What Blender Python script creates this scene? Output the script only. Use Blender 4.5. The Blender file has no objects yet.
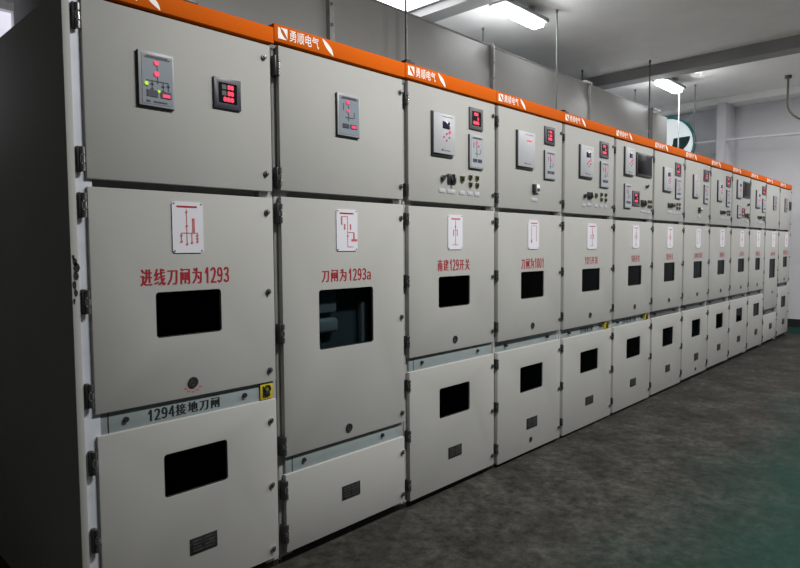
import bpy, bmesh, math, random
from mathutils import Vector, Matrix
random.seed(4)
SC = bpy.context.scene
COL = SC.collection
WC = {}          # world origin of each object by name

# ------------------------------------------------------------------ materials
def new_mat(name):
    m = bpy.data.materials.new(name); m.use_nodes = True
    nt = m.node_tree
    return m, nt, nt.nodes['Principled BSDF']
def noise(nt, scale, detail=4, rough=.55, coord='Object'):
    tc = nt.nodes.new('ShaderNodeTexCoord'); n = nt.nodes.new('ShaderNodeTexNoise')
    n.inputs['Scale'].default_value = scale; n.inputs['Detail'].default_value = detail
    n.inputs['Roughness'].default_value = rough
    if coord == 'World':
        g = nt.nodes.new('ShaderNodeNewGeometry'); nt.links.new(g.outputs['Position'], n.inputs['Vector'])
    else:
        nt.links.new(tc.outputs[coord], n.inputs['Vector'])
    return n
def ramp(nt, src, stops):
    r = nt.nodes.new('ShaderNodeValToRGB'); e = r.color_ramp.elements
    while len(e) < len(stops): e.new(.5)
    for k, (p, c) in enumerate(stops):
        e[k].position = p; e[k].color = (*c, 1) if len(c) == 3 else c
    nt.links.new(src, r.inputs['Fac']); return r
def simple(name, col, rough=.5, metal=0., var=.05, scale=9., bump=0., bscale=300., spec=.5, emit=None, es=0.):
    m, nt, b = new_mat(name)
    b.inputs['Roughness'].default_value = rough; b.inputs['Metallic'].default_value = metal
    b.inputs['Specular IOR Level'].default_value = spec
    n = noise(nt, scale, 4, .6, 'World')
    lo = [max(0, c * (1 - var)) for c in col]; hi = [min(1, c * (1 + var)) for c in col]
    r = ramp(nt, n.outputs['Fac'], [(.3, lo), (.7, hi)])
    nt.links.new(r.outputs['Color'], b.inputs['Base Color'])
    if bump:
        n2 = noise(nt, bscale, 2, .5, 'World'); bp = nt.nodes.new('ShaderNodeBump')
        bp.inputs['Strength'].default_value = bump; bp.inputs['Distance'].default_value = .002
        nt.links.new(n2.outputs['Fac'], bp.inputs['Height']); nt.links.new(bp.outputs['Normal'], b.inputs['Normal'])
    if emit:
        b.inputs['Emission Color'].default_value = (*emit, 1); b.inputs['Emission Strength'].default_value = es
    return m
def glass(name, tint, rough=.03):
    m, nt, b = new_mat(name)
    nt.nodes.remove(b); out = nt.nodes['Material Output']
    tr = nt.nodes.new('ShaderNodeBsdfTransparent'); tr.inputs['Color'].default_value = (*tint, 1)
    gl = nt.nodes.new('ShaderNodeBsdfGlossy'); gl.inputs['Roughness'].default_value = rough
    gl.inputs['Color'].default_value = (.9, .95, 1, 1)
    fr = nt.nodes.new('ShaderNodeFresnel'); fr.inputs['IOR'].default_value = 1.09
    mx = nt.nodes.new('ShaderNodeMixShader')
    nt.links.new(fr.outputs[0], mx.inputs[0]); nt.links.new(tr.outputs[0], mx.inputs[1]); nt.links.new(gl.outputs[0], mx.inputs[2])
    nt.links.new(mx.outputs[0], out.inputs['Surface'])
    return m
PAINT = (.40, .40, .386)
M = {
 'paint': simple('cabinet_paint', PAINT, .55, spec=.1, var=.025, scale=3, bump=.05, bscale=500),
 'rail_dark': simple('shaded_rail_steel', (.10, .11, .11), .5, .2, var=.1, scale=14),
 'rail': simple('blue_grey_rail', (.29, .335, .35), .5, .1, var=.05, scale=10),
 'zinc': simple('galvanised_steel', (.60, .63, .70), .45, .1, var=.08, scale=14),
 'orange': simple('orange_enamel', (.62, .112, .004), .65, var=.02, spec=.04),
 'white': simple('white_print', (.90, .85, .80), .5, var=.01),
 'red_print': simple('red_print', (.31, .008, .018), .5, var=.03),
 'red_line': simple('red_line_print', (.52, .12, .14), .5, var=.03),
 'black_print': simple('black_print', (.012, .014, .016), .5, var=.03),
 'black': simple('black_plastic', (.020, .020, .021), .45, var=.1),
 'rubber': simple('black_rubber', (.010, .010, .010), .7, var=.1),
 'inside': simple('dark_interior', (.02, .02, .022), .7, var=.1),
 'plinth': simple('black_plinth', (.010, .010, .010), .7, var=.1),
 'chrome': simple('bright_chrome', (.62, .62, .62), .22, 1., var=.03),
 'steel': simple('dull_steel', (.22, .22, .22), .35, .9, var=.08, scale=60),
 'plate': simple('white_board', (.68, .68, .74), .4, var=.02),
 'grey_plastic': simple('grey_plastic', (.33, .34, .36), .45, var=.02),
 'relay_face': simple('pale_relay_plastic', (.40, .41, .435), .42, var=.02),
 'mimic_face': simple('blue_grey_panel', (.20, .235, .275), .4, var=.02),
 'mimic_pale': simple('pale_blue_grey_panel', (.34, .365, .395), .4, var=.02),
 'mimic_dark': simple('dark_panel_print', (.035, .04, .06), .4, var=.02),
 'meter_grey': simple('dark_grey_bezel', (.075, .075, .08), .45, var=.03),
 'meter_blue': simple('slate_bezel', (.035, .038, .055), .4, var=.03),
 'screen': simple('screen_glass', (.006, .006, .009), .35, var=.05, spec=.05),
 'lcd': simple('lcd_glass', (.02, .022, .05), .15, var=.05),
 'lcd_seg': simple('unlit_segment', (.07, .07, .075), .4, var=.05),
 'led_red': simple('lit_red_display', (.3, .01, .02), .4, emit=(1., .035, .11), es=1.0),
 'led_pink': simple('lit_pink_led', (.4, .03, .06), .4, emit=(1., .05, .16), es=.75),
 'led_green': simple('lit_green_led', (.3, .5, .02), .4, emit=(.55, .85, .03), es=.6),
 'brass': simple('brass_bezel', (.16, .14, .05), .35, .7, var=.08, scale=80),
 'dark_green': simple('dark_green_lens', (.01, .025, .015), .25, var=.05),
 'yellow': simple('yellow_plate', (.55, .42, .02), .45, var=.05),
 'green': simple('green_mark', (.06, .20, .03), .45, var=.05),
 'nameplate': simple('engraved_dark_plate', (.035, .035, .035), .4, .4, var=.5, scale=60),
 'nameline': simple('engraved_line', (.075, .075, .075), .4, .4, var=.3, scale=60),
 'chip': simple('bare_chipped_metal', (.008, .008, .008), .7, var=.1),
 'duct': simple('duct_paint', (.285, .285, .278), .5, var=.04, scale=1.2, bump=.05, bscale=200),
 'duct_trim': simple('weathered_angle_steel', (.33, .33, .315), .55, .1, var=.15, scale=20),
 'rod': simple('threaded_rod_steel', (.13, .13, .13), .5, .6, var=.1, scale=60),
 'teal': simple('teal_enamel', (.05, .42, .42), .3, var=.05),
 'dark_teal': simple('dark_teal_reflection', (.02, .075, .08), .35, var=.05),
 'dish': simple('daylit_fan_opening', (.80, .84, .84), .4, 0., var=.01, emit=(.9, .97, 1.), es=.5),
 'pipe': simple('white_pipe', (.62, .62, .66), .4, var=.03),
 'lamp_body': simple('lamp_housing', (.34, .35, .36), .5, var=.03),
 'olive': simple('olive_conduit', (.12, .12, .08), .5, var=.1),
 'glass': glass('dark_window_glass', (.05, .055, .06)),
 'glass_clear': glass('tinted_window_glass', (.55, .60, .62)),
 'interior_plate': simple('interior_plate', (.10, .125, .14), .6, var=.03),
 'interior_light': simple('interior_grey_steel', (.36, .40, .41), .6, var=.08, scale=5),
 'interior_bar': simple('interior_pale_bar', (.62, .64, .64), .5, var=.03),
 'frame_white': simple('window_frame_white', (.75, .75, .77), .4, var=.02),
}
def emissive(name, col, s):
    m, nt, b = new_mat(name)
    b.inputs['Base Color'].default_value = (.8, .8, .8, 1)
    b.inputs['Emission Color'].default_value = (*col, 1); b.inputs['Emission Strength'].default_value = s
    return m
M['lens'] = emissive('lit_lamp_lens', (.96, .98, 1.), 68.)
M['lens_big'] = emissive('lit_panel_lens', (.97, .98, 1.), 6.)
M['daylight'] = emissive('daylit_pane', (.80, .78, .90), .85)

# ------------------------------------------------------------------ mesh builder
class MB:
    def __init__(s): s.bm = bmesh.new(); s.mats = []
    def mi(s, mat):
        if mat not in s.mats: s.mats.append(mat)
        return s.mats.index(mat)
    def _fin(s, before, mat, recalc=True):
        new = [f for f in s.bm.faces if f not in before]
        k = s.mi(mat)
        for f in new: f.material_index = k
        if recalc: bmesh.ops.recalc_face_normals(s.bm, faces=new)
        return new
    def box(s, x0, x1, y0, y1, z0, z1, mat, bev=0., seg=2):
        if x0 > x1: x0, x1 = x1, x0
        if y0 > y1: y0, y1 = y1, y0
        if z0 > z1: z0, z1 = z1, z0
        before = set(s.bm.faces)
        v = [s.bm.verts.new((x, y, z)) for z in (z0, z1) for y in (y0, y1) for x in (x0, x1)]
        fs = [s.bm.faces.new([v[i] for i in q]) for q in ((0,2,3,1),(4,5,7,6),(0,1,5,4),(2,6,7,3),(0,4,6,2),(1,3,7,5))]
        if bev:
            ed = set(e for f in fs for e in f.edges)
            bmesh.ops.bevel(s.bm, geom=list(ed), offset=bev, segments=seg, affect='EDGES', profile=.5)
        s._fin(before, mat); return s
    def cyl(s, c, r, L, mat, axis='y', n=16, r2=None, bev=0.):
        """cylinder centred at c along axis"""
        before = set(s.bm.faces)
        R = {'z': Matrix(), 'y': Matrix.Rotation(math.pi/2, 4, 'X'), 'x': Matrix.Rotation(math.pi/2, 4, 'Y')}[axis]
        g = bmesh.ops.create_cone(s.bm, cap_ends=True, segments=n, radius1=r, radius2=r if r2 is None else r2, depth=L,
                              matrix=Matrix.Translation(c) @ R)
        s._fin(before, mat); return s
    def ring(s, c, r0, r1, y0, y1, mat, n=20):
        """flat-faced ring, axis y"""
        before = set(s.bm.faces)
        vs = []
        for k in range(n):
            a = 2*math.pi*k/n; co, si = math.cos(a), math.sin(a)
            vs.append([s.bm.verts.new((c[0]+r*co, y, c[2]+r*si)) for r, y in ((r0,y0),(r1,y0),(r1,y1),(r0,y1))])
        for k in range(n):
            a, b = vs[k], vs[(k+1) % n]
            for j in range(4): s.bm.faces.new((a[j], a[(j+1)%4], b[(j+1)%4], b[j]))
        s._fin(before, mat); return s
    def prism(s, pts, y0, y1, mat):
        """polygon in the x-z plane pushed from y0 (front) to y1"""
        before = set(s.bm.faces)
        a = [s.bm.verts.new((x, y0, z)) for x, z in pts]; b = [s.bm.verts.new((x, y1, z)) for x, z in pts]
        s.bm.faces.new(a); s.bm.faces.new(b[::-1])
        for k in range(len(pts)):
            s.bm.faces.new((a[k], b[k], b[(k+1)%len(pts)], a[(k+1)%len(pts)]))
        s._fin(before, mat); return s
    def frame(s, x0, x1, z0, z1, hx0, hx1, hz0, hz1, y0, y1, mat, bev=0.):
        """plate with a rectangular hole; front at y0"""
        before = set(s.bm.faces)
        def q(xa, xb, za, zb, y): return [s.bm.verts.new(p) for p in ((xa,y,za),(xb,y,za),(xb,y,zb),(xa,y,zb))]
        of, hf, ob, hb = q(x0,x1,z0,z1,y0), q(hx0,hx1,hz0,hz1,y0), q(x0,x1,z0,z1,y1), q(hx0,hx1,hz0,hz1,y1)
        for k in range(4):
            j = (k+1) % 4
            s.bm.faces.new((of[k], of[j], hf[j], hf[k])); s.bm.faces.new((ob[j], ob[k], hb[k], hb[j]))
            s.bm.faces.new((of[j], of[k], ob[k], ob[j])); s.bm.faces.new((hf[k], hf[j], hb[j], hb[k]))
        if bev:
            ed = []
            for k in range(4):
                ed.append(s.bm.edges.get((of[k], of[(k+1)%4]))); ed.append(s.bm.edges.get((of[k], ob[k])))
            bmesh.ops.bevel(s.bm, geom=ed, offset=bev, segments=2, affect='EDGES', profile=.5)
        s._fin(before, mat); return s
    def tube(s, pts, r, mat, n=10):
        before = set(s.bm.faces)
        pts = [Vector(p) for p in pts]; rings = []
        up = Vector((.3, .5, .81))
        for k, p in enumerate(pts):
            t = (pts[min(k+1, len(pts)-1)] - pts[max(k-1, 0)]).normalized()
            a = t.cross(up).normalized(); b = t.cross(a)
            rr = r[k] if isinstance(r, (list, tuple)) else r
            rings.append([s.bm.verts.new(p + a*rr*math.cos(2*math.pi*i/n) + b*rr*math.sin(2*math.pi*i/n)) for i in range(n)])
        for k in range(len(pts)-1):
            for i in range(n):
                s.bm.faces.new((rings[k][i], rings[k][(i+1)%n], rings[k+1][(i+1)%n], rings[k+1][i]))
        s.bm.faces.new(rings[0][::-1]); s.bm.faces.new(rings[-1])
        s._fin(before, mat); return s
    def text(s, body, x0, x1, z0, z1, y, mat, bold=0., shear=0.):
        """printed lettering stretched to the rectangle, facing -y"""
        vs, fs = text_geo(body, bold)
        xs = [v[0] for v in vs]; ys = [v[1] for v in vs]
        ax, bx, ay, by = min(xs), max(xs), min(ys), max(ys)
        k = s.mi(mat)
        bv = [s.bm.verts.new((x0+(v[0]-ax)/(bx-ax)*(x1-x0), y, z0+(v[1]-ay)/(by-ay)*(z1-z0))) for v in vs]
        for f in fs:
            try: nf = s.bm.faces.new([bv[i] for i in f])
            except ValueError: continue
            nf.material_index = k
        return s
    def cells(s, body, x0, x1, z0, z1, y, mat, bold=.02):
        """stencilled lettering set glyph by glyph: wide characters and narrow numerals, fattened by a second stroke"""
        wt = [.62 if c.isascii() else 1.08 for c in body]; pw = (x1-x0)/sum(wt); x = x0
        for c, w_ in zip(body, wt):
            full = chr(ord(c)+0xFEE0) if c.isascii() and c != '1' else c
            vs, fs = text_geo(full, 0.)
            if c == '1': vs, fs = [(.62,0,0),(1,0,0),(1,1,0),(.62,1,0),(0,.72,0),(0,.60,0),(.62,.78,0)], [(0,1,2,3),(4,5,6,3)]
            xs = [v[0] for v in vs]; ys = [v[1] for v in vs]
            ax, bx, ay, by = min(xs), max(xs), min(ys), max(ys)
            if c.isascii():
                cw = (.22 if c == '1' else .46)*pw; a0 = x+(w_*pw-cw)/2; a1 = a0+cw
                b0, b1 = z0+.04*(z1-z0), z1-(.30 if c == 'a' else .02)*(z1-z0)
            else:
                a0 = x+.10*pw; a1 = a0+.86*pw; k = (a1-a0)
                b0 = z0+(ay+.12)/1.0*(z1-z0)*1.02; b1 = z0+(by+.12)*(z1-z0)*1.02
                m0 = (ax)/1.0; a0, a1 = x+(.06+.94*ax)*pw, x+(.06+.94*bx)*pw
            for d in (-bold, 0, bold):
                s._glyph(vs, fs, ax, bx, ay, by, a0+d*(z1-z0), a1+d*(z1-z0), b0, b1, y-.00004*(d/bold if bold else 0), mat)
            x += w_*pw
        return s
    def _glyph(s, vs, fs, ax, bx, ay, by, x0, x1, z0, z1, y, mat):
        k = s.mi(mat)
        bv = [s.bm.verts.new((x0+(v[0]-ax)/(bx-ax)*(x1-x0), y, z0+(v[1]-ay)/(by-ay)*(z1-z0))) for v in vs]
        for f in fs:
            try: nf = s.bm.faces.new([bv[i] for i in f])
            except ValueError: continue
            nf.material_index = k
    def lathe_x(s, c, prof, mat, n=48):
        """profile of (x offset, radius) spun about the x axis through c"""
        before = set(s.bm.faces); rings = []
        for dx, r in prof:
            rings.append([s.bm.verts.new((c[0]+dx, c[1]+r*math.cos(2*math.pi*i/n), c[2]+r*math.sin(2*math.pi*i/n))) for i in range(n)])
        for k in range(len(prof)-1):
            for i in range(n): s.bm.faces.new((rings[k][i], rings[k][(i+1)%n], rings[k+1][(i+1)%n], rings[k+1][i]))
        s.bm.faces.new(rings[0]); s.bm.faces.new(rings[-1][::-1])
        s._fin(before, mat); return s
    def build(s, name, parent=None, origin=None):
        me = bpy.data.meshes.new(name)
        if origin is None:
            co = [v.co for v in s.bm.verts]
            lo = Vector([min(c[i] for c in co) for i in range(3)]); hi = Vector([max(c[i] for c in co) for i in range(3)])
            origin = (lo+hi)/2 if parent else Vector(((lo.x+hi.x)/2, (lo.y+hi.y)/2, lo.z))
        origin = Vector(origin)
        bmesh.ops.translate(s.bm, verts=s.bm.verts[:], vec=-origin)
        s.bm.to_mesh(me); s.bm.free()
        for m in s.mats: me.materials.append(M[m] if isinstance(m, str) else m)
        me.polygons.foreach_set('use_smooth', [True]*len(me.polygons)); me.set_sharp_from_angle(angle=.55)
        o = bpy.data.objects.new(name, me); COL.objects.link(o)
        WC[o.name] = origin
        if parent:
            o.parent = parent; o.location = origin - WC[parent.name]
        else: o.location = origin
        return o
TEXTS = {}
def text_geo(body, bold):
    key = (body, bold)
    if key not in TEXTS:
        c = bpy.data.curves.new('lettering_source', 'FONT'); c.body = body; c.resolution_u = 2; c.offset = bold
        o = bpy.data.objects.new('lettering_source', c); COL.objects.link(o)
        bpy.context.view_layer.update()
        me = bpy.data.meshes.new_from_object(o.evaluated_get(bpy.context.evaluated_depsgraph_get()))
        TEXTS[key] = ([tuple(v.co) for v in me.vertices], [tuple(p.vertices) for p in me.polygons])
        bpy.data.objects.remove(o); bpy.data.curves.remove(c); bpy.data.meshes.remove(me)
    return TEXTS[key]
def thing(name, label, cat, loc, group=None):
    o = bpy.data.objects.new(name, None); COL.objects.link(o); o.location = loc
    o.empty_display_size = .1
    WC[o.name] = Vector(loc); tag(o, label, cat, group); return o
def tag(o, label, cat, group=None):
    o['label'] = label; o['category'] = cat
    if group: o['group'] = group
    return o
def struct(o): o['kind'] = 'structure'; return o
# measured layout, metres (x0, x1, z0, z1) on the fronts
FEAT={
 1:[('mimic', -1.378, -1.246, 1.888, 2.081), ('meter', -1.084, -0.965, 1.928, 2.046)],
 2:[('mimic', -0.468, -0.329, 1.897, 2.091)],
 3:[('relay', 0.195, 0.386, 1.876, 2.112), ('meter', 0.528, 0.658, 2.06, 2.183), ('mimic', 0.523, 0.658, 1.834, 2.029), ('knob', 0.29, 1.762), ('selector', 0.333, 0.404, 1.735, 1.79), ('lamps', 0.44, 0.629, 1.724, 1.792)],
 4:[('relay', 1.013, 1.219, 1.879, 2.119), ('meter', 1.355, 1.486, 2.069, 2.188), ('mimic', 1.351, 1.489, 1.834, 2.028), ('toggle', 1.209, 1.284, 1.737, 1.792)],
 5:[('relay', 1.837, 2.047, 1.88, 2.123), ('meter', 2.167, 2.312, 2.062, 2.184), ('mimic', 2.173, 2.309, 1.833, 2.032), ('knob', 1.927, 1.754), ('selector', 1.974, 2.037, 1.736, 1.788), ('lamps', 2.086, 2.306, 1.723, 1.788)],
 6:[('relay', 2.597, 2.781, 1.956, 2.191), ('panel', 2.838, 3.16, 1.975, 2.17), ('mimic', 2.606, 2.732, 1.693, 1.893), ('meter', 2.773, 2.915, 1.721, 1.846), ('knob', 3.059, 1.894), ('selector', 2.948, 3.043, 1.723, 1.778), ('lamps', 3.066, 3.243, 1.708, 1.778)],
 7:[('relay', 3.429, 3.636, 1.875, 2.102), ('meter', 3.732, 3.876, 2.047, 2.169), ('mimic', 3.742, 3.873, 1.829, 2.018), ('selector', 3.562, 3.687, 1.74, 1.782), ('lamps', 3.7, 3.882, 1.724, 1.785)],
 8:[('relay', 4.216, 4.377, 1.859, 2.094), ('meter', 4.537, 4.694, 2.053, 2.171), ('mimic', 4.55, 4.669, 1.818, 2.015), ('toggle', 4.393, 4.483, 1.728, 1.774)],
 9:[('relay', 4.987, 5.161, 1.861, 2.095), ('meter', 5.296, 5.462, 2.045, 2.163), ('mimic', 5.311, 5.433, 1.819, 2.01), ('selector', 5.108, 5.25, 1.733, 1.771), ('lamps', 5.269, 5.473, 1.717, 1.773)],
 10:[('relay', 5.701, 5.882, 1.931, 2.153), ('panel', 5.965, 6.242, 1.959, 2.152), ('mimic', 5.743, 5.885, 1.707, 1.86), ('meter', 5.906, 6.053, 1.724, 1.832), ('knob', 6.173, 1.877), ('selector', 6.06, 6.146, 1.721, 1.77), ('lamps', 6.164, 6.34, 1.707, 1.769)],
 11:[('relay', 6.524, 6.736, 1.853, 2.081), ('meter', 6.821, 7.019, 2.041, 2.151), ('mimic', 6.841, 6.99, 1.812, 1.988), ('selector', 6.64, 6.808, 1.721, 1.759), ('lamps', 6.835, 7.111, 1.701, 1.754)],
 12:[('mimic', 7.403, 7.567, 1.866, 2.058)],
 13:[('mimic', 8.061, 8.214, 1.863, 2.057), ('meter_dark', 8.34, 8.467, 1.894, 2.02)],
}
DIAG=[(-1.264, -1.141, 1.371, 1.561), (-0.473, -0.343, 1.371, 1.564), (0.338, 0.467, 1.372, 1.565), (1.162, 1.294, 1.369, 1.559), (1.981, 2.135, 1.363, 1.555), (2.791, 2.928, 1.366, 1.557), (3.564, 3.703, 1.362, 1.559), (4.351, 4.481, 1.358, 1.553), (5.13, 5.284, 1.365, 1.56), (5.893, 6.052, 1.361, 1.555), (6.621, 6.789, 1.358, 1.565), (7.39, 7.571, 1.355, 1.562), (8.155, 8.31, 1.351, 1.572)]
MIDWIN=[(-1.333, -1.069, 1.061, 1.229), (-0.579, -0.24, 0.923, 1.196), (0.259, 0.542, 1.05, 1.223), (1.084, 1.369, 1.045, 1.222), (1.91, 2.203, 1.044, 1.216), (2.717, 2.996, 1.049, 1.218), (3.507, 3.777, 1.048, 1.226), (4.297, 4.556, 1.048, 1.222), (5.066, 5.318, 1.056, 1.219), (5.839, 6.099, 1.058, 1.222), (6.597, 6.823, 1.059, 1.218), (7.305, 7.618, 0.927, 1.193), (8.074, 8.321, 1.057, 1.212)]
LETT=[(-1.389, -1.03, 1.251, 1.316), (-0.565, -0.253, 1.228, 1.289), (0.246, 0.542, 1.251, 1.318), (1.083, 1.367, 1.237, 1.31), (1.946, 2.165, 1.246, 1.308), (2.771, 2.957, 1.243, 1.307), (3.549, 3.725, 1.249, 1.311), (4.288, 4.561, 1.25, 1.311), (5.126, 5.295, 1.247, 1.309), (5.889, 6.078, 1.246, 1.307), (6.593, 6.809, 1.235, 1.306), (7.348, 7.594, 1.23, 1.286), (8.057, 8.366, 1.234, 1.307)]
LOWWIN=[(-1.32, -1.057, 0.461, 0.626), None, (0.264, 0.54, 0.43, 0.601), (1.08, 1.361, 0.429, 0.6), (1.897, 2.187, 0.432, 0.596), (2.709, 2.994, 0.433, 0.602), (3.502, 3.766, 0.438, 0.611), (4.284, 4.543, 0.441, 0.619), (5.059, 5.311, 0.451, 0.619), (5.818, 6.069, 0.455, 0.621), (6.562, 6.836, 0.462, 0.627), None, (8.025, 8.29, 0.467, 0.631)]
NAMEP=[(-1.227, -1.112, 0.21, 0.273), (-0.456, -0.341, 0.19, 0.256), (0.34, 0.461, 0.186, 0.25), (1.159, 1.291, 0.175, 0.246), (1.983, 2.11, 0.178, 0.24), (2.79, 2.908, 0.182, 0.248), (3.584, 3.696, 0.188, 0.254), (4.369, 4.491, 0.19, 0.265), (5.116, 5.235, 0.202, 0.271), (5.876, 6.002, 0.21, 0.281), (6.648, 6.769, 0.214, 0.287), (7.379, 7.516, 0.219, 0.297), (8.122, 8.246, 0.212, 0.295)]
KEYH=[(-1.197, 0.879), (-0.408, 0.531), (0.402, 0.864), (1.226, 0.862), (2.044, 0.863), (2.858, 0.868), (3.639, 0.871), (4.418, 0.882), (5.193, 0.876), (5.975, 0.875), (6.705, 0.87), (7.489, 0.728), (8.167, 0.881)]

# ------------------------------------------------------------------ the row of cabinets
BX = [-1.605,-0.797,0.,0.806,1.62,2.44,3.228,4.0,4.776,5.54,6.3,7.04,7.792,8.495]
BT = [2.298,2.318,2.324,2.321,2.318,2.315,2.311,2.306,2.300,2.293,2.285,2.278,2.270]   # band top
BB = [2.234,2.246,2.250,2.252,2.252,2.249,2.244,2.239,2.233,2.226,2.219,2.211,2.203]   # band bottom
MD = [1.622,1.630,1.627,1.624,1.621,1.618,1.615,1.612,1.610,1.608,1.606,1.604,1.602]   # instrument door bottom
MB_ = [.823,.477,.804,.796,.79,.79,.792,.793,.794,.795,.797,.505,.832]                 # breaker door bottom
LT = [.747,.400,.730,.728,.723,.725,.729,.730,.731,.732,.734,.428,.772]                # cable door top
BO = [.056,.052,.036,.022,.020,.022,.030,.042,.052,.058,.064,.070,.075]                # cable door bottom
DEPTH = 1.5
TEXT = ['进线刀闸为1293','刀闸为1293a','南建129开关','刀闸为1001','101开关','104开关','105开关','刀闸为1002','106开关','107开关','108开关','刀闸为1294','109开关刀']
LABELS = [
 'light grey switchgear cabinet nearest the camera, lettered 1293 in red, with dark end panel',
 'light grey switchgear cabinet lettered 1293a, with tall see-through window and short bottom door',
 'grey cabinet lettered 129 in red, with white relay above two rows of small lamps',
 'grey cabinet lettered 1001 in red, with blank-faced relay and single small toggle switch',
 'grey cabinet lettered 101 in red, just left of the one with big black screen',
 'grey cabinet with large black square screen on its top door, sixth of the row',
 'grey cabinet next beyond the one with the large black square screen',
 'grey cabinet with a lone toggle switch, eighth of the row, nearest the teal-rimmed fan',
 'grey cabinet ninth of the row, fifth from the far end',
 'grey cabinet with dark screen and low red meter, fourth from the far end',
 'grey cabinet third from the far end, last one with a red meter lit',
 'grey cabinet second from the far end, with tall window and low short bottom door',
 'last grey cabinet at the far end of the row, beside the pale end wall',
]
GR = 'switchgear cabinets in the long row'

def hinge(parent, x, z, L=.085):
    m = MB(); g = 1. if x < 1. else .7
    if x > -.1: L = .062 if x < 1. else .052
    m.box(x-.0115 if x < -.1 else x-.008*g, x+.004*g, -.004 if x < -.1 else .001, .026, z-L/2, z+L/2, 'black', .003)
    for k in range(3):
        m.cyl((x+.005*g, -.004 if x < -.1 else .002, z+(k-1)*L/3), .0085*g, L/3-.005, 'steel' if k != 1 else 'chrome', 'z', 12)
    m.build('hinge', parent)
def lock(parent, x, z, chrome=False):
    m = MB()
    m.cyl((x, -.003, z), .0115, .008, 'chrome' if chrome else 'steel', 'y', 18)
    m.cyl((x+.001, -.008, z-.001), .0075, .004, 'black', 'y', 14)
    m.box(x-.003, x+.003, -.013, -.008, z-.010, z+.006, 'steel', .001)
    m.build('door_lock', parent)
def window(parent, r, tint='glass'):
    x0, x1, z0, z1 = r; g = .004
    m = MB(); m.frame(x0, x1, z0, z1, x0+g, x1-g, z0+g, z1-g, .005, .02, 'rubber'); m.build('window_gasket', parent)
    m = MB(); m.box(x0+g, x1-g, .010, .014, z0+g, z1-g, tint); m.build('window_pane', parent)
def door(name, parent, x0, x1, z0, z1, hole=None):
    m = MB()
    if hole:
        m.frame(x0, x1, z0, z1, *hole, 0, .024, 'paint', .004)
        rr = .014                                          # rounded corners of the cut-out
        for (cx, cz, sx, sz) in ((hole[0], hole[2], 1, 1), (hole[1], hole[2], -1, 1), (hole[1], hole[3], -1, -1), (hole[0], hole[3], 1, -1)):
            arc = [(cx+sx*rr*(1-math.sin(a*math.pi/8)), cz+sz*rr*(1-math.cos(a*math.pi/8))) for a in range(5)]
            m.prism([(cx-sx*.0005, cz-sz*.0005)] + arc, .0002, .02, 'paint')
    else: m.box(x0, x1, 0, .024, z0, z1, 'paint', .004)
    return m.build(name, parent)
def strokes(m, r, y, segs, mat, th=.0012):
    x0, x1, z0, z1 = r
    for (u0, v0, u1, v1, w) in segs:
        xa, xb, za, zb = x0+u0*(x1-x0), x0+u1*(x1-x0), z0+v0*(z1-z0), z0+v1*(z1-z0)
        if abs(xb-xa) >= abs(zb-za): za, zb = min(za,zb)-w/2, max(za,zb)+w/2
        else: xa, xb = min(xa,xb)-w/2, max(xa,xb)+w/2
        m.box(xa, xb, y-th, y, za, zb, mat)
def diagram(parent, r, kind):
    x0, x1, z0, z1 = r
    m = MB(); c = .012; n = 5; pts = []
    for (cx, cz, a0) in ((x1-c, z1-c, 0), (x0+c, z1-c, 90), (x0+c, z0+c, 180), (x1-c, z0+c, 270)):
        for k in range(n):
            a = math.radians(a0+90*k/(n-1)); pts.append((cx+c*math.cos(a), cz+c*math.sin(a)))
    m.prism(pts[::-1], -.004, 0, 'plate')
    y = -.004
    if kind == 1:
        strokes(m, r, y, [(.15,.905,.80,.905,.006)], 'red_print')
        strokes(m, r, y, [(.46,.86,.46,.17,.0025),(.28,.39,.80,.39,.0025),(.28,.39,.28,.22,.003),(.62,.39,.62,.20,.003),(.80,.39,.80,.22,.003),(.68,.40,.68,.68,.010)], 'red_line')
        for u, v in ((.46,.80),(.46,.53),(.46,.17),(.28,.34),(.28,.22),(.62,.20),(.80,.34),(.80,.28),(.80,.22)):
            m.cyl((x0+u*(x1-x0), y-.0008, z0+v*(z1-z0)), .0045, .0016, 'red_line', 'y', 10)
    elif kind == 2:
        strokes(m, r, y, [(.15,.905,.80,.905,.006)], 'red_print')
        strokes(m, r, y, [(.24,.83,.52,.83,.0025),(.24,.83,.24,.63,.008),(.52,.83,.52,.10,.0025),(.38,.65,.38,.52,.008),(.66,.65,.66,.52,.008),(.52,.45,.80,.45,.0025),(.82,.45,.82,.28,.008),(.70,.26,.98,.26,.010),(.52,.10,.80,.10,.0025)], 'red_line')
        m.cyl((x0+.52*(x1-x0), y-.0008, z0+.36*(z1-z0)), .005, .0016, 'red_line', 'y', 10)
    else:
        strokes(m, r, y, [(.22,.89,.82,.89,.007)], 'red_line')
        if kind == 4:
            strokes(m, r, y, [(.3,.80,.3,.30,.0025),(.75,.80,.75,.25,.0025),(.3,.80,.75,.80,.0025),(.25,.30,.35,.24,.010)], 'red_line')
        else:
            strokes(m, r, y, [(.5,.86,.5,.12,.0025),(.36,.56,.36,.40,.006),(.62,.58,.62,.40,.006),(.36,.56,.62,.56,.0025),(.5,.70,.5,.62,.008),(.3,.14,.7,.14,.0025)], 'red_line')
    for u, v in ((.06,.96),(.94,.96),(.06,.04),(.94,.04)):
        m.cyl((x0+u*(x1-x0), y-.0006, z0+v*(z1-z0)), .0028, .0014, 'black', 'y', 8)
    return m.build('diagram_plate', parent)
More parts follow.
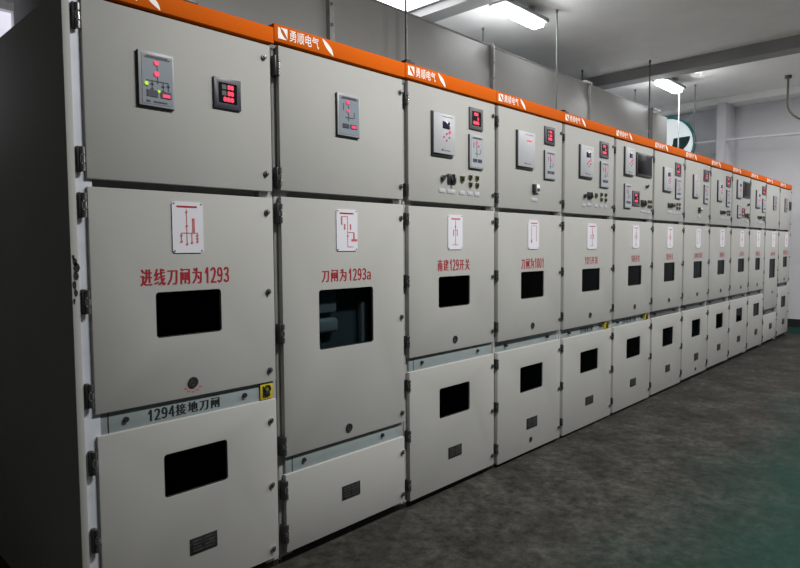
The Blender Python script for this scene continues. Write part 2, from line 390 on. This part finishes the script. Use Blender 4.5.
def mimic(parent, r, big):
    x0, x1, z0, z1 = r; w, h = x1-x0, z1-z0
    m = MB()
    m.box(x0, x1, -.010, 0, z0, z1, 'black', .002)
    m.box(x0+.002, x1, -.013, -.010, z0+.004, z1, 'grey_plastic', .001)
    pale = big is None
    f = (x0+.10*w, x1-.05*w, z0+.06*h, z1-.05*h)
    m.box(*f[:2], -.0142, -.013, *f[2:], 'mimic_pale' if pale else 'mimic_face')
    y = -.0142
    P = m
    strokes(P, f, y, [(.08,.935,.92,.935,.004),(.15,.965,.85,.965,.003)], 'mimic_dark')
    if big:
        strokes(P, f, y, [(.5,.93,.5,.12+.3,.003),(.15,.47,.85,.47,.003),(.15,.47,.15,.33,.003),(.32,.47,.32,.30,.003),(.68,.47,.68,.28,.003),(.85,.47,.85,.30,.003),
                          (.27,.40,.37,.40,.006),(.62,.38,.72,.38,.006),(.79,.40,.90,.40,.006),(.27,.30,.37,.30,.006),(.63,.28,.73,.28,.006),(.12,.05,.25,.05,.006),(.35,.05,.8,.05,.005)], 'mimic_dark')
        P.box(f[0]+.12*w, f[0]+.42*w, y-.002, y, f[2]+.13*h, f[2]+.25*h, 'mimic_dark')
        P.box(f[0]+.50*w, f[0]+.80*w, y-.002, y, f[2]+.13*h, f[2]+.25*h, 'mimic_dark')
    else:
        strokes(P, f, y, [(.45,.88,.45,.35,.003),(.2,.80,.2,.62,.003),(.75,.60,.75,.45,.003),(.3,.44,.7,.44,.003)], 'mimic_dark')
        P.box(f[0]+.12*w, f[0]+.40*w, y-.002, y, f[2]+.14*h, f[2]+.24*h, 'mimic_dark')
        P.box(f[0]+.46*w, f[0]+.74*w, y-.002, y, f[2]+.14*h, f[2]+.24*h, 'mimic_dark')
    o = m.build('status_panel', parent)
    def led(u, v, rr, mat, dx=1):
        q = MB(); c = (f[0]+u*(f[1]-f[0]), y-.0015, f[2]+v*(f[3]-f[2]))
        q.cyl(c, rr, .003, mat, 'y', 14); q.build('indicator_light', o)
    if big:
        led(.47, .84, .0085, 'led_pink'); led(.47, .62, .0095, 'led_pink'); led(.13, .40, .007, 'led_green'); led(.53, .27, .005, 'led_green')
        q = MB(); q.box(f[0]+.55*w, f[0]+.76*w, y-.0035, y-.002, f[2]+.145*h, f[2]+.205*h, 'led_pink'); q.build('lit_digits', o)
    elif big is None:
        led(.45, .80, .007, 'led_pink'); led(.62, .70, .006, 'led_pink')
    else:
        led(.40, .84, .0095, 'led_pink'); led(.42, .62, .008, 'led_pink')
        q = MB(); q.box(f[0]+.50*w, f[0]+.70*w, y-.0035, y-.002, f[2]+.155*h, f[2]+.215*h, 'led_pink'); q.build('lit_digits', o)
    return o
def relay(parent, r, kind):
    x0, x1, z0, z1 = r; w, h = x1-x0, z1-z0
    m = MB()
    m.box(x0, x1-.01, -.009, 0, z0, z1, 'black', .002)
    m.box(x0+.008, x1, -.018, -.009, z0+.014, z1-.003, 'relay_face', .004)
    y = -.018
    u = lambda a: x0+a*w
    v = lambda a: z0+a*h
    m.box(u(.40), u(.86), y-.0008, y, v(.905), v(.915), 'mimic_dark')
    m.box(u(.38), u(.45), y-.0008, y, v(.13), v(.17), 'mimic_dark'); m.box(u(.49), u(.75), y-.0008, y, v(.135), v(.15), 'lcd_seg')
    o = m.build('protection_relay', parent)
    if kind != 'blank':
        q = MB(); q.box(u(.42), u(.74), y-.003, y, v(.64), v(.80), 'lcd', .001); q.build('display', o)
        for a, b in ((.60,.525),(.60,.375),(.48,.45),(.72,.45)):
            q = MB(); q.cyl((u(a), y-.002, v(b)), .0055, .004, 'red_line', 'y', 10); q.build('button', o)
        q = MB(); q.cyl((u(.74), y-.002, v(.575)), .009, .004, 'led_pink', 'y', 12); q.build('indicator_light', o)
    else:
        q = MB(); q.box(u(.50), u(.80), y-.002, y, v(.735), v(.775), 'led_pink', .001); q.build('indicator_light', o)
    return o
def meter(parent, r, bezel, digits=True):
    x0, x1, z0, z1 = r; w, h = x1-x0, z1-z0
    m = MB()
    m.frame(x0, x1, z0, z1, x0+.16*w, x1-.16*w, z0+.18*h, z1-.16*h, -.009, 0, bezel, .002)
    if bezel == 'meter_grey': m.box(x0+.3*w, x1-.3*w, -.0098, -.009, z0+.07*h, z0+.11*h, 'lcd_seg')
    o = m.build('power_meter', parent)
    q = MB(); q.box(x0+.16*w, x1-.16*w, -.006, -.002, z0+.18*h, z1-.16*h, 'screen'); 
    y = -.0068
    if digits:
        for k in range(3):
            zb = z0+(.24+.20*k)*h
            if bezel == 'meter_blue':
                q.text('888' if k == 0 else '88', x0+(.34 if k == 0 else .50)*w, x0+.74*w, zb, zb+.16*h, y, 'led_red', .05)
                if k: q.box(x0+.30*w, x0+.46*w, y, -.006, zb, zb+.15*h, 'lcd_seg')
            elif k != 1:
                q.text('888' if k == 0 else '80', x0+(.28 if k == 0 else .34)*w, x0+(.72 if k == 0 else .66)*w, zb, zb+.17*h, y, 'led_red', .06)
            else:
                q.text('8', x0+.58*w, x0+.70*w, zb, zb+.16*h, y, 'led_red', .05)
    q.build('display', o)
    return o
def panel(parent, r):
    x0, x1, z0, z1 = r; w, h = x1-x0, z1-z0
    m = MB(); m.box(x0, x1, -.012, 0, z0, z1, 'black', .003); o = m.build('monitor_screen', parent)
    q = MB(); q.box(x0+.06*w, x1-.06*w, -.0135, -.012, z0+.10*h, z1-.08*h, 'screen', .001); q.build('display', o)
def knob(parent, x, z):
    m = MB(); m.ring((x, 0, z), .012, .019, -.006, 0, 'chrome'); m.cyl((x, -.008, z), .013, .016, 'black', 'y', 18)
    m.prism([(x-.006, z-.014), (x+.016, z+.012), (x+.012, z+.018), (x-.012, z-.008)], -.024, -.014, 'black')
    m.build('control_knob', parent)
def selector(parent, r):
    x0, x1, z0, z1 = r; w, h = x1-x0, z1-z0; xc, zc = (x0+x1)/2, (z0+z1)/2
    m = MB(); m.box(x0, x1, -.010, 0, z0, z1, 'black', .004)
    o = m.build('rotary_switch', parent)
    q = MB(); q.cyl((xc, -.016, zc), .30*min(w, h), .012, 'meter_grey', 'y', 18); q.box(xc-.008, xc+.008, -.034, -.014, z0+.08*h, z1-.08*h, 'black', .003)
    q.box(xc-.002, xc+.002, -.0350, -.034, zc+.1*h, z1-.12*h, 'white'); q.build('handle', o)
    label_plate(parent, x0, x1, z0-.042)
def label_plate(parent, x0, x1, z):
    m = MB(); m.box(x0, x1, -.003, 0, z-.011, z+.011, 'relay_face', .0008); m.box(x0+.2*(x1-x0), x1-.2*(x1-x0), -.0026, -.002, z-.002, z+.002, 'mimic_dark')
    m.build('label_plate', parent)
def lamp(parent, x, z, s=1.):
    m = MB(); m.ring((x, 0, z), .008*s, .0145*s, -.008, 0, 'brass', 16); m.cyl((x, -.006, z), .0085*s, .012, 'dark_green', 'y', 14)
    m.box(x-.014*s, x+.014*s, -.012, 0, z+.008*s, z+.014*s, 'brass', .001)
    m.build('indicator_lamp', parent)
def lamps(parent, r):
    x0, x1, z0, z1 = r; w, h = x1-x0, z1-z0
    lamp(parent, x0+.14*w, z0+.66*h, 1.25)
    for u in (.54, .88):
        for v in (.86, .26): lamp(parent, x0+u*w, z0+v*h)
    for u in (.14, .54, .88): label_plate(parent, x0+u*w-.024, x0+u*w+.024, z0-.032)

def leaf_mark(m, x0, x1, z0, z1, y):
    pts = []
    for k in range(9):
        t = k/8; b = math.sin(math.pi*min(1, t*1.0))*.24
        pts.append((t, 1-t, b))
    up_ = [(x0+(t*.86+b*.9+.02)*(x1-x0), z0+(v*.98+b*.18)*(z1-z0)) for t, v, b in pts]
    lo_ = [(x0+(t*.86-b*.55+.02)*(x1-x0), z0+(v*.98-b*.25)*(z1-z0)) for t, v, b in pts]
    m.prism([(x, max(z0, min(z1, z))) for x, z in (up_ + lo_[-2:0:-1])], y-.0008, y, 'white')
def band(parent, i):
    B, E = BX[i], BX[i+1]
    m = MB(); m.box(B+.0015, E-.0015, 0, .05, BB[i], BT[i], 'orange', .001)
    o = m.build('header_band', parent)
    h = BT[i]-BB[i]; z = BB[i]; y = -.0006
    m = MB()                                             # emblem: white square cut by a slanted leaf
    x0, x1, za, zb = B+.020, B+.068, z+.20*h, z+.84*h
    w_, h_ = x1-x0, zb-za
    m.prism([(x0, za), (x0, zb), (x0+.22*w_, zb-.06*h_), (x0+.34*w_, za+.55*h_), (x0+.62*w_, za+.22*h_), (x0+.92*w_, za+.02*h_), (x0+.90*w_, za)], y-.0004, 0, 'white')
    m.prism([(x1, zb), (x1, za+.10*h_), (x0+.80*w_, za+.48*h_), (x0+.58*w_, za+.78*h_), (x0+.30*w_, za+.96*h_), (x0+.30*w_, zb)], y-.0004, 0, 'white')
    m.build('emblem', o)
    m = MB(); m.text('勇顺电气', B+.080, B+.238, z+.20*h, z+.88*h, y, 'white', .006); m.build('lettering', o)
    m = MB(); leaf_mark(m, B+.256, B+.330, z+.04*h, z+.98*h, 0); m.build('leaf_mark', o)

def cabinet(i):
    B, E = BX[i], BX[i+1]; xc = (B+E)/2; n = i+1
    c = thing('switchgear_cabinet', LABELS[i], 'electrical cabinet', (xc, DEPTH/2, 0), GR)
    Ht = 2.225; bot = BO[i]
    L = B+.05 if i == 0 else B+.020
    R = E-.021
    short = n in (2, 12)
    # body: shell open to the front, with posts and cross rails
    m = MB()
    m.box(B+.003, B+.006, .03, DEPTH, .02, Ht, 'paint'); m.box(E-.006, E-.003, .03, DEPTH, .02, Ht, 'paint')
    m.box(B+.003, E-.003, .05, DEPTH, Ht-.004, Ht, 'paint'); m.box(B+.003, E-.003, DEPTH-.004, DEPTH, .02, Ht, 'paint')
    m.box(B+.006, E-.006, .05, DEPTH-.01, .02, .05, 'paint')
    m.box(B+.006, (B+.07), .012 if i == 0 else .028, .07, .03, Ht, 'zinc' if i == 0 else 'paint'); m.box(E-.07, E-.006, .028, .07, .03, Ht, 'paint')
    m.box(B+.07, E-.07, .060, .09, MD[i]-.045, MD[i]+.03, 'paint')
    m.box(B+.07, E-.07, .034, .07, LT[i]-.03, MB_[i]+.03, 'paint')
    m.box(B+.006, E-.006, .026, .06, BB[i]-.03, Ht, 'black')
    m.box(B+.012, E-.012, .45, .46, .05, Ht-.01, 'inside')
    m.build('body', c)
    m = MB(); m.box(B+.004, E-.004, .03, DEPTH-.02, 0, .032, 'plinth'); m.build('plinth', c)
    band(c, i)
    if i == 0:
        m = MB(); m.box(B-.010, B+.014, -.002, DEPTH, 0, Ht, 'paint', .002); ep = m.build('end_panel', c)
        q = MB()
        for (x, z, s) in ((-1.602, 1.345, .010), (-1.598, 1.325, .013), (-1.601, 1.298, .011), (-1.606, 1.27, .010), (-1.604, 1.245, .009), (-1.609, 1.215, .006), (-1.607, 1.36, .007)):
            pts = [(x+s*random.uniform(.6, 1.1)*math.cos(a*math.pi/4)*.8, z+1.6*s*random.uniform(.7, 1.1)*math.sin(a*math.pi/4)) for a in range(8)]
            q.prism(pts, -.0028, -.0018, 'chip')
        q.build('paint_chip', ep)
        m = MB(); m.box(B-.008, B+.35, .08, .50, Ht+.001, Ht+.75, 'duct', .003); m.build('top_cover', c)
    # instrument door
    lx = R-.032 if i == 0 else R-.020
    hx = B+.032 if i == 0 else B+.0105
    d = door('instrument_door', c, L, R, MD[i], BB[i]-.014)
    for z in (2.146, 1.684): hinge(d, hx, z)
    for z in (2.166, 1.694): lock(d, lx, z)
    # breaker door
    w = MIDWIN[i]
    d = door('breaker_door', c, L, R, MB_[i], MD[i]-.026, w)
    window(d, w, 'glass_clear' if n == 2 else 'glass')
    hz = (1.533, 1.02, .53) if short else (1.533, 1.211, .892)
    for z in hz: hinge(d, hx, z)
    for z in ((1.535, 1.029, .53) if short else (1.535, 1.205, .874)): lock(d, lx, z)
    diagram(d, DIAG[i], {1: 1, 2: 2, 4: 4, 8: 4}.get(n, 3))
    x0, x1, z0, z1 = LETT[i]
    q = MB(); q.cells(TEXT[i], x0, x1, z0, z1, -.0006, 'red_print', .036); q.build('lettering', d)
    kx, kz = KEYH[i]
    q = MB(); q.ring((kx, 0, kz), .011, .020, -.005, 0, 'black', 20); q.cyl((kx, -.001, kz), .011, .004, 'steel', 'y', 14)
    q.prism([(kx-.006, kz-.005), (kx+.006, kz-.005), (kx, kz+.007)], -.0042, -.003, 'black')
    if i == 0:
        for a in (215, 240, 270, 300, 325):
            t = math.radians(a); px, pz = kx+.036*math.cos(t), kz+.036*math.sin(t)
            q.box(px-.006, px+.006, -.0008, 0, pz-.003, pz+.003, 'red_line')
    q.build('key_switch', d)
    # rail between the doors
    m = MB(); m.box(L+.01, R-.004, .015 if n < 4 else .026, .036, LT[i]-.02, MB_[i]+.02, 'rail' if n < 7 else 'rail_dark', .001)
    if n in (1, 2, 3): m.box(L+.045, L+.048, .0135, .015, LT[i]-.02, MB_[i]+.02, 'black')
    r_ = m.build('rail_panel', c); zr = (LT[i]+MB_[i])/2
    for u in (.145, .80):
        q = MB(); q.cyl((L+u*(R-L), .016, zr), .0095, .020, 'black', 'y', 12); q.build('screw', r_)
    if n in (1, 5, 6):
        x0, x1 = {1: (-1.374, -1.073), 5: (1.934, 2.145), 6: (2.66, 2.95)}[n]
        q = MB(); q.cells({1: '1294接地刀闸', 5: '1014接地刀闸', 6: '1044接地刀闸'}[n], x0, x1, zr-.028, zr+.017, .0144 if n == 1 else .0254, 'black_print', .05); q.build('lettering', r_)
        x0, x1 = {1: (-.892, -.830), 5: (2.325, 2.385), 6: (3.118, 3.174)}[n]
        q = MB(); q.box(x0, x1, .008, .015 if n == 1 else .026, zr-.034, zr+.034, 'yellow', .001)
        xm = (x0+x1)/2
        q.ring((xm+.004, 0, zr+.010), .009, .016, .003, .009, 'black', 16); q.box(xm-.010, xm+.014, .002, .009, zr-.022, zr-.002, 'black', .002)
        q.box(xm-.020, xm-.012, .007, .009, zr-.026, zr+.022, 'black'); q.cyl((xm-.002, .0055, zr+.010), .007, .006, 'green', 'y', 10)
        q.build('padlock_plate', r_)
    # cable door
    w = LOWWIN[i]
    d = door('cable_door', c, L+(.004 if i == 0 else 0), R, bot, LT[i], w)
    if w: window(d, w)
    for z in ((.335, .14) if short else (.66, .39, .125)): hinge(d, hx+.004, z)
    for z in ((.321, .098) if short else (.658, .38, .100)): lock(d, lx, z, n < 3)
    x0, x1, z0, z1 = NAMEP[i]
    q = MB(); q.box(x0, x1, -.003, 0, z0, z1, 'nameplate', .001)
    for k in range(4):
        zz = z1-(.2+.2*k)*(z1-z0)
        q.box(x0+.1*(x1-x0), x0+(.42+.05*(k % 2))*(x1-x0), -.0036, -.003, zz-.003, zz+.003, 'nameline'); q.box(x0+.52*(x1-x0), x0+.9*(x1-x0), -.0036, -.003, zz-.003, zz+.003, 'nameline')
    q.build('rating_plate', d)
    if n in (4, 8):
        q = MB(); q.cyl(((1.21 if n == 4 else 4.412), -.002, .1), .016, .006, 'black', 'y', 16); q.build('hole_plug', d)
    # what hangs on the instrument door
    for f in FEAT[n]:
        k, r = f[0], f[1:]
        if k == 'lamps' and r[1] > E-.045: r = (r[0]-(r[1]-E+.045)*.5, E-.045) + r[2:]
        if k == 'mimic': mimic(c, r, True if n == 1 else (False if n in (2, 12, 13) else None))
        elif k == 'relay': relay(c, r, 'blank' if n in (4, 8) else 'lcd')
        elif k == 'meter': meter(c, r, 'meter_blue' if n in (1, 4, 8) else 'meter_grey')
        elif k == 'meter_dark': meter(c, r, 'black', False)
        elif k == 'panel': panel(c, r)
        elif k == 'knob':
            knob(c, *r)
            if n in (3, 5): label_plate(c, r[0]-.028, r[0]+.028, r[1]-.068)
        elif k == 'selector': selector(c, r)
        elif k == 'lamps': lamps(c, r)
        elif k == 'toggle':
            x0, x1, z0, z1 = r
            q = MB(); q.box(x0, x0+.35*(x1-x0), -.022, 0, z0, z1, 'black', .003); q.box(x0+.35*(x1-x0), x1, -.016, 0, z0, z1, 'plate', .003)
            q.box(x0+.5*(x1-x0), x1-.1*(x1-x0), -.022, -.016, z0+.2*(z1-z0), z0+.55*(z1-z0), 'meter_grey', .002); q.build('toggle_switch', c)
            label_plate(c, x0-.01, x1-.01, z0-.045)
    # clip on the band at every second joint
    cx = {1: -1.165, 3: .045, 5: 1.66}.get(n)
    if cx:
        m = MB(); m.box(cx-.035, cx+.03, .0, .06, BT[i]-.001, BT[i]+.012, 'black', .002); m.box(cx-.02, cx+.015, .01, .05, BT[i]+.011, BT[i]+.022, 'rubber', .002); m.build('clip', c)
    if n == 2:                                            # seen through the clear window
        m = MB(); m.box(B+.075, E-.075, .10, .105, .50, 1.58, 'interior_plate'); m.build('mounting_plate', c)
        m = MB(); m.box(-.60, -.422, .06, .098, 1.081, 1.40, 'interior_light', .01); m.build('terminal_box', c)
        m = MB(); m.box(-.60, -.417, .05, .098, .985, 1.056, 'interior_light', .02, 4); m.build('insulator_block', c)
        m = MB(); m.box(-.259, -.216, .06, .098, .60, 1.116, 'interior_bar', .008); m.build('busbar', c)
    return c
for i in range(13): cabinet(i)

# ------------------------------------------------------------------ busbar duct on top of the row
DY0, DY1, DZ0, DZ1 = 1.17, 1.93, 2.226, 3.20
duct = thing('busbar_duct', 'long grey sheet-metal busbar duct standing on top of the cabinet row', 'duct', (2.5, 1.55, DZ0))
edges = [-1.1, .50, 2.42, 4.31, 6.08, 6.66]
for a, b in zip(edges[:-1], edges[1:]):
    m = MB(); m.box(a+.002, b-.002, DY0, DY1, DZ0, DZ1 if b < 6.5 else DZ1-.02, 'duct', .006); m.build('duct_section', duct)
for k, x in enumerate(edges[1:-1]):
    m = MB(); m.box(x-.035, x+.035, DY0-.010, DY0, DZ0+.01, DZ1+.02, 'duct_trim', .002); m.box(x-.035, x-.029, DY0-.04, DY0-.01, DZ0+.01, DZ1+.02, 'duct_trim')
    for z in (2.50, 2.64, 2.78, 2.92, 3.06): m.cyl((x+.005, DY0-.013, z), .012, .008, 'rod', 'y', 10)
    fl = m.build('flange_strip', duct)
    if k in (2, 3):
        q = MB(); q.box(x-.13 if k == 2 else x+.05, x+.02 if k == 2 else x+.25, DY0-.03, DY0+.05, DZ1+.005, DZ1+.03, 'pipe', .004); q.build('bracket', fl)
m = MB(); m.box(edges[0], 6.1, DY0-.004, DY0+.03, DZ1, DZ1+.012, 'duct_trim', .002); m.build('top_flange', duct)

# ------------------------------------------------------------------ hanging rods
def rod(x, y, z0, label, group):
    m = MB(); m.cyl((x, y, (z0+CZ)/2), .0085, CZ-z0, 'rod', 'z', 8); m.cyl((x, y, CZ-.015), .014, .03, 'rod', 'z', 6)
    return tag(m.build('hanger_rod'), label, 'rod', group)
CZ = 3.75
GF, GB = 'hanger rods in front of the duct', 'hanger rods behind the duct'
rod(1.14, 1.05, 2.30, 'thin vertical steel rod nearest the camera, in front of grey duct above third cabinet', GF)
rod(3.37, 1.05, 2.30, 'thin steel rod in front of the duct, just right of the nearer fluorescent light', GF)
rod(5.72, 1.05, 2.30, 'thin steel rod in front of the duct, just left of the far fluorescent light', GF)
rod(7.40, 1.05, 2.30, 'thin vertical steel rod to the right of the teal-rimmed round fan', GF)
rod(3.26, 1.88, 3.19, 'short rod stub above the duct below the nearer fluorescent light', GB)
rod(5.52, 1.88, 3.19, 'short rod stub above the duct beside the white bracket', GB)
rod(7.05, 1.80, 3.40, 'short pale rod stub seen above the duct left of the far fluorescent light', GB)

# ------------------------------------------------------------------ ceiling lights
def batten(x0, x1, yc, label):
    t = thing('ceiling_light', label, 'ceiling light', ((x0+x1)/2, yc, CZ-.17), 'ceiling lights')
    m = MB(); m.box(x0-.035, x1+.035, yc-.10, yc+.09, CZ-.125, CZ-.085, 'lamp_body', .006)
    for x in (x0+.15, x1-.15): m.box(x-.03, x+.03, yc-.03, yc+.03, CZ-.086, CZ-.0005, 'lamp_body')
    m.build('housing', t)
    m = MB(); m.box(x0, x1, yc-.062, yc+.062, CZ-.170, CZ-.125, 'lens', .015, 3); m.build('diffuser', t)
batten(2.57, 3.27, 1.20, 'bright fluorescent ceiling light nearer the camera, above the duct')
batten(6.32, 7.02, 1.16, 'bright fluorescent ceiling light far away, above the round fan')
t = thing('ceiling_light', 'bright square ceiling panel light partly hidden behind the duct at the top edge', 'ceiling light', (1.85, 1.9, CZ-.06), 'ceiling lights')
m = MB(); m.frame(1.25, 2.25, 1.35, 2.35, 1.27, 2.23, 1.37, 2.33, 0, .06, 'lamp_body'); 
for v in m.bm.verts: v.co = Vector((v.co.x, v.co.z, CZ-.061+v.co.y))
m.build('housing', t)
m = MB(); m.box(1.27, 2.23, 1.37, 2.33, CZ-.055, CZ-.03, 'lens_big'); m.build('diffuser', t)
m = MB(); m.cyl((6.90, 1.10, (3.575+2.30)/2), .010, 3.575-2.30, 'pipe', 'z', 10)
tag(m.build('conduit_pipe'), 'thin white conduit dropping straight down from the far ceiling light', 'conduit')

# ------------------------------------------------------------------ far end: round fan, pipe, curved conduit
FX, FY, FZ, FR = 8.86, 2.0, 3.14, .475
t = thing('wall_fan', 'round teal-rimmed wall fan with bright daylit face, beyond the end of the duct', 'fan', (FX+.1, FY, FZ-FR))
m = MB(); m.lathe_x((FX, FY, FZ), [(.08, FR-.03), (.0, FR-.03), (-.015, FR-.024), (-.015, FR-.004), (0., FR+.003), (.08, FR+.003)], 'teal'); 
m.build('rim', t)
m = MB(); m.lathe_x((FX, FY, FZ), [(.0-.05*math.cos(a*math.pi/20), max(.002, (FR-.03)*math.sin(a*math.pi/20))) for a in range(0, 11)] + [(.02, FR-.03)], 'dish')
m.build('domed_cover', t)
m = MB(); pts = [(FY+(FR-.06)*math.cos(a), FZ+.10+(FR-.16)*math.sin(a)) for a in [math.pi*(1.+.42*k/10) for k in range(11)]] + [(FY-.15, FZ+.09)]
m.prism(pts, 0, .03, 'dark_teal')  # added teal piece: the dark reflection low on the disc, put in as a shape
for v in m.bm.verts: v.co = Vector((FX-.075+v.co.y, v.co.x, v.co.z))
m.build('reflection_patch', t)
pts = [(8.50, 1.30-.30*k, 3.055+.010*math.sin(k*.9)-.004*k) for k in range(0, 19)]
m = MB(); m.tube([(8.50, 1.42, 3.07)] + pts, [.006, .019] + [.021]*18, 'pipe')
tag(m.build('wall_pipe'), 'thin white horizontal pipe running along the end wall past the column', 'pipe')
m = MB(); x = 7.82
pts = [(x, -.05, CZ-.001), (x, -.05, 3.36)] + [(x, -.05-.42*(1-math.cos(a*math.pi/16)), 3.36-.30*math.sin(a*math.pi/16)) for a in range(1, 9)] + [(x, -.9, 3.06)]
m.tube(pts, .014, 'olive'); m.cyl((x, -.05, CZ-.02), .045, .038, 'rod', 'z', 12)
tag(m.build('bent_conduit'), 'olive conduit hanging from the ceiling and curving away to the right', 'conduit')

# ------------------------------------------------------------------ the room
XW, YB, XL, YF = 8.95, 3.2, -5.0, -5.2
def wallmat(name, col, var, scale, rough=.7):
    return simple(name, col, rough, var=var, scale=scale, bump=.25, bscale=60, spec=.25)
M['wall'] = wallmat('white_plaster', (.60, .60, .635), .05, 1.1)
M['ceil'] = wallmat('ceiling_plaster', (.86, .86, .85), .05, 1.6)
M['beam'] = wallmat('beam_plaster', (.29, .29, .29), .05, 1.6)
m_, nt, b = new_mat('worn_concrete_floor'); M['floor'] = m_
n1 = noise(nt, 2.6, 8, .72, 'World'); n2 = noise(nt, 16., 6, .75, 'World'); n3 = noise(nt, .7, 5, .6, 'World')
r1 = ramp(nt, n1.outputs['Fac'], [(.28, (.017, .0165, .0145)), (.5, (.036, .035, .0308)), (.72, (.066, .0635, .057))])
r2 = ramp(nt, n2.outputs['Fac'], [(.32, (.5, .5, .5)), (.66, (1.6, 1.6, 1.6))])
mx = nt.nodes.new('ShaderNodeMix'); mx.data_type = 'RGBA'; mx.blend_type = 'MULTIPLY'; mx.inputs[0].default_value = 1.
nt.links.new(r1.outputs['Color'], mx.inputs[6]); nt.links.new(r2.outputs['Color'], mx.inputs[7])
geo = nt.nodes.new('ShaderNodeNewGeometry'); sx = nt.nodes.new('ShaderNodeSeparateXYZ'); nt.links.new(geo.outputs['Position'], sx.inputs[0])
def math_(op, a, b_):
    n = nt.nodes.new('ShaderNodeMath'); n.operation = op
    for k, v in enumerate((a, b_)):
        if isinstance(v, (int, float)): n.inputs[k].default_value = v
        else: nt.links.new(v, n.inputs[k])
    return n.outputs[0]
edge = math_('ADD', math_('MULTIPLY', sx.outputs['Y'], -1.), math_('MULTIPLY', math_('SUBTRACT', n3.outputs['Fac'], .5), 1.1))
mask = ramp(nt, math_('MULTIPLY', math_('SUBTRACT', edge, .85), 1.5), [(0., (0, 0, 0)), (1., (.85, .85, .85))])
mg = nt.nodes.new('ShaderNodeMix'); mg.data_type = 'RGBA'
gr = ramp(nt, n2.outputs['Fac'], [(.3, (.005, .024, .019)), (.7, (.012, .044, .036))])
nt.links.new(mask.outputs['Color'], mg.inputs[0]); nt.links.new(mx.outputs[2], mg.inputs[6]); nt.links.new(gr.outputs['Color'], mg.inputs[7])
nt.links.new(mg.outputs[2], b.inputs['Base Color']); b.inputs['Specular IOR Level'].default_value = .04
rr = ramp(nt, n2.outputs['Fac'], [(.3, (.55, .55, .55)), (.7, (.75, .75, .75))]); nt.links.new(rr.outputs['Color'], b.inputs['Roughness'])
bp = nt.nodes.new('ShaderNodeBump'); bp.inputs['Strength'].default_value = .25; bp.inputs['Distance'].default_value = .01
nt.links.new(n2.outputs['Fac'], bp.inputs['Height']); nt.links.new(bp.outputs['Normal'], b.inputs['Normal'])
M['skirt_dark'] = simple('dark_skirting', (.012, .013, .014), .5, var=.1)
M['skirt_green'] = simple('green_skirting', (.02, .075, .06), .4, var=.1)

def sbox(name, *a):
    m = MB(); m.box(*a); return struct(m.build(name))
sbox('floor', XL, XW, YF, YB, -.1, 0, 'floor')
sbox('ceiling', XL, XW, YF, YB, CZ, CZ+.1, 'ceil')
sbox('wall_right', XW, XW+.15, YF, YB+.15, -.1, CZ+.1, 'wall')
# back wall with one high window left of the row's end
m = MB(); m.frame(XL, XW, -.1, CZ+.1, -2.6, -.82, 2.3, 3.23, YB, YB+.15, 'wall'); struct(m.build('wall_back'))
m = MB(); m.frame(-2.6, -.82, 2.3, 3.23, -2.54, -.88, 2.36, 3.17, YB-.01, YB+.06, 'frame_white', .006); m.box(-1.73, -1.67, YB, YB+.05, 2.36, 3.17, 'frame_white')
w = struct(m.build('window_1'))
m = MB(); m.box(-2.54, -.88, YB+.05, YB+.06, 2.36, 3.17, 'daylight'); m.build('window_pane', w)
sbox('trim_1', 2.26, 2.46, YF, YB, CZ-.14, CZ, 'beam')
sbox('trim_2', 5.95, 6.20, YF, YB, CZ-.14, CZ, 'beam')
sbox('trim_3', 8.55, XW, YF, YB, CZ-.10, CZ, 'ceil')
sbox('trim_4', 8.45, XW, .93, 1.06, 0, CZ-.10, 'wall')
sbox('baseboard_right', XW-.02, XW, YF, .87, .09, .22, 'skirt_dark')
sbox('baseboard_lower_right', XW-.022, XW, YF, .87, 0, .09, 'skirt_green')

# ------------------------------------------------------------------ light
def area(name, loc, sx_, sy_, power, col=(1, .985, .96), rot=(0, 0, 0)):
    l = bpy.data.lights.new(name, 'AREA'); l.shape = 'RECTANGLE'; l.size = sx_; l.size_y = sy_; l.energy = power; l.color = col
    o = bpy.data.objects.new(name, l); o.location = loc; o.rotation_euler = rot; COL.objects.link(o); return o
for x, p in ((.2, 146), (3.6, 106), (7.3, 122)):
    area('aisle_lamp', (x, -2.05, CZ-.08), 1.2, .25, p)
w = bpy.data.worlds.new('room_ambient'); SC.world = w; w.use_nodes = True
w.node_tree.nodes['Background'].inputs[0].default_value = (1., 1., .88, 1); w.node_tree.nodes['Background'].inputs[1].default_value = .04

# ------------------------------------------------------------------ camera
cd = bpy.data.cameras.new('camera'); cam = bpy.data.objects.new('camera', cd); COL.objects.link(cam)
cd.sensor_width = 36; cd.lens = 620.4357/800*36; cd.clip_start = .05; cd.clip_end = 100
r, d, f = Vector((0.68840713,-0.72529524,-0.006514)), Vector((-0.04754771,-0.03616433,-0.99821408)), Vector((0.72376435,0.68748742,-0.05938191))
mw = Matrix((r, -d, -f)).transposed().to_4x4(); mw.translation = Vector((-2.34719,-2.18352,1.38724))
cam.matrix_world = mw
SC.camera = cam
vs = SC.view_settings
vs.view_transform = 'Standard'; vs.look = 'None'; vs.gamma = 1; vs.use_curve_mapping = False; vs.exposure = 0.
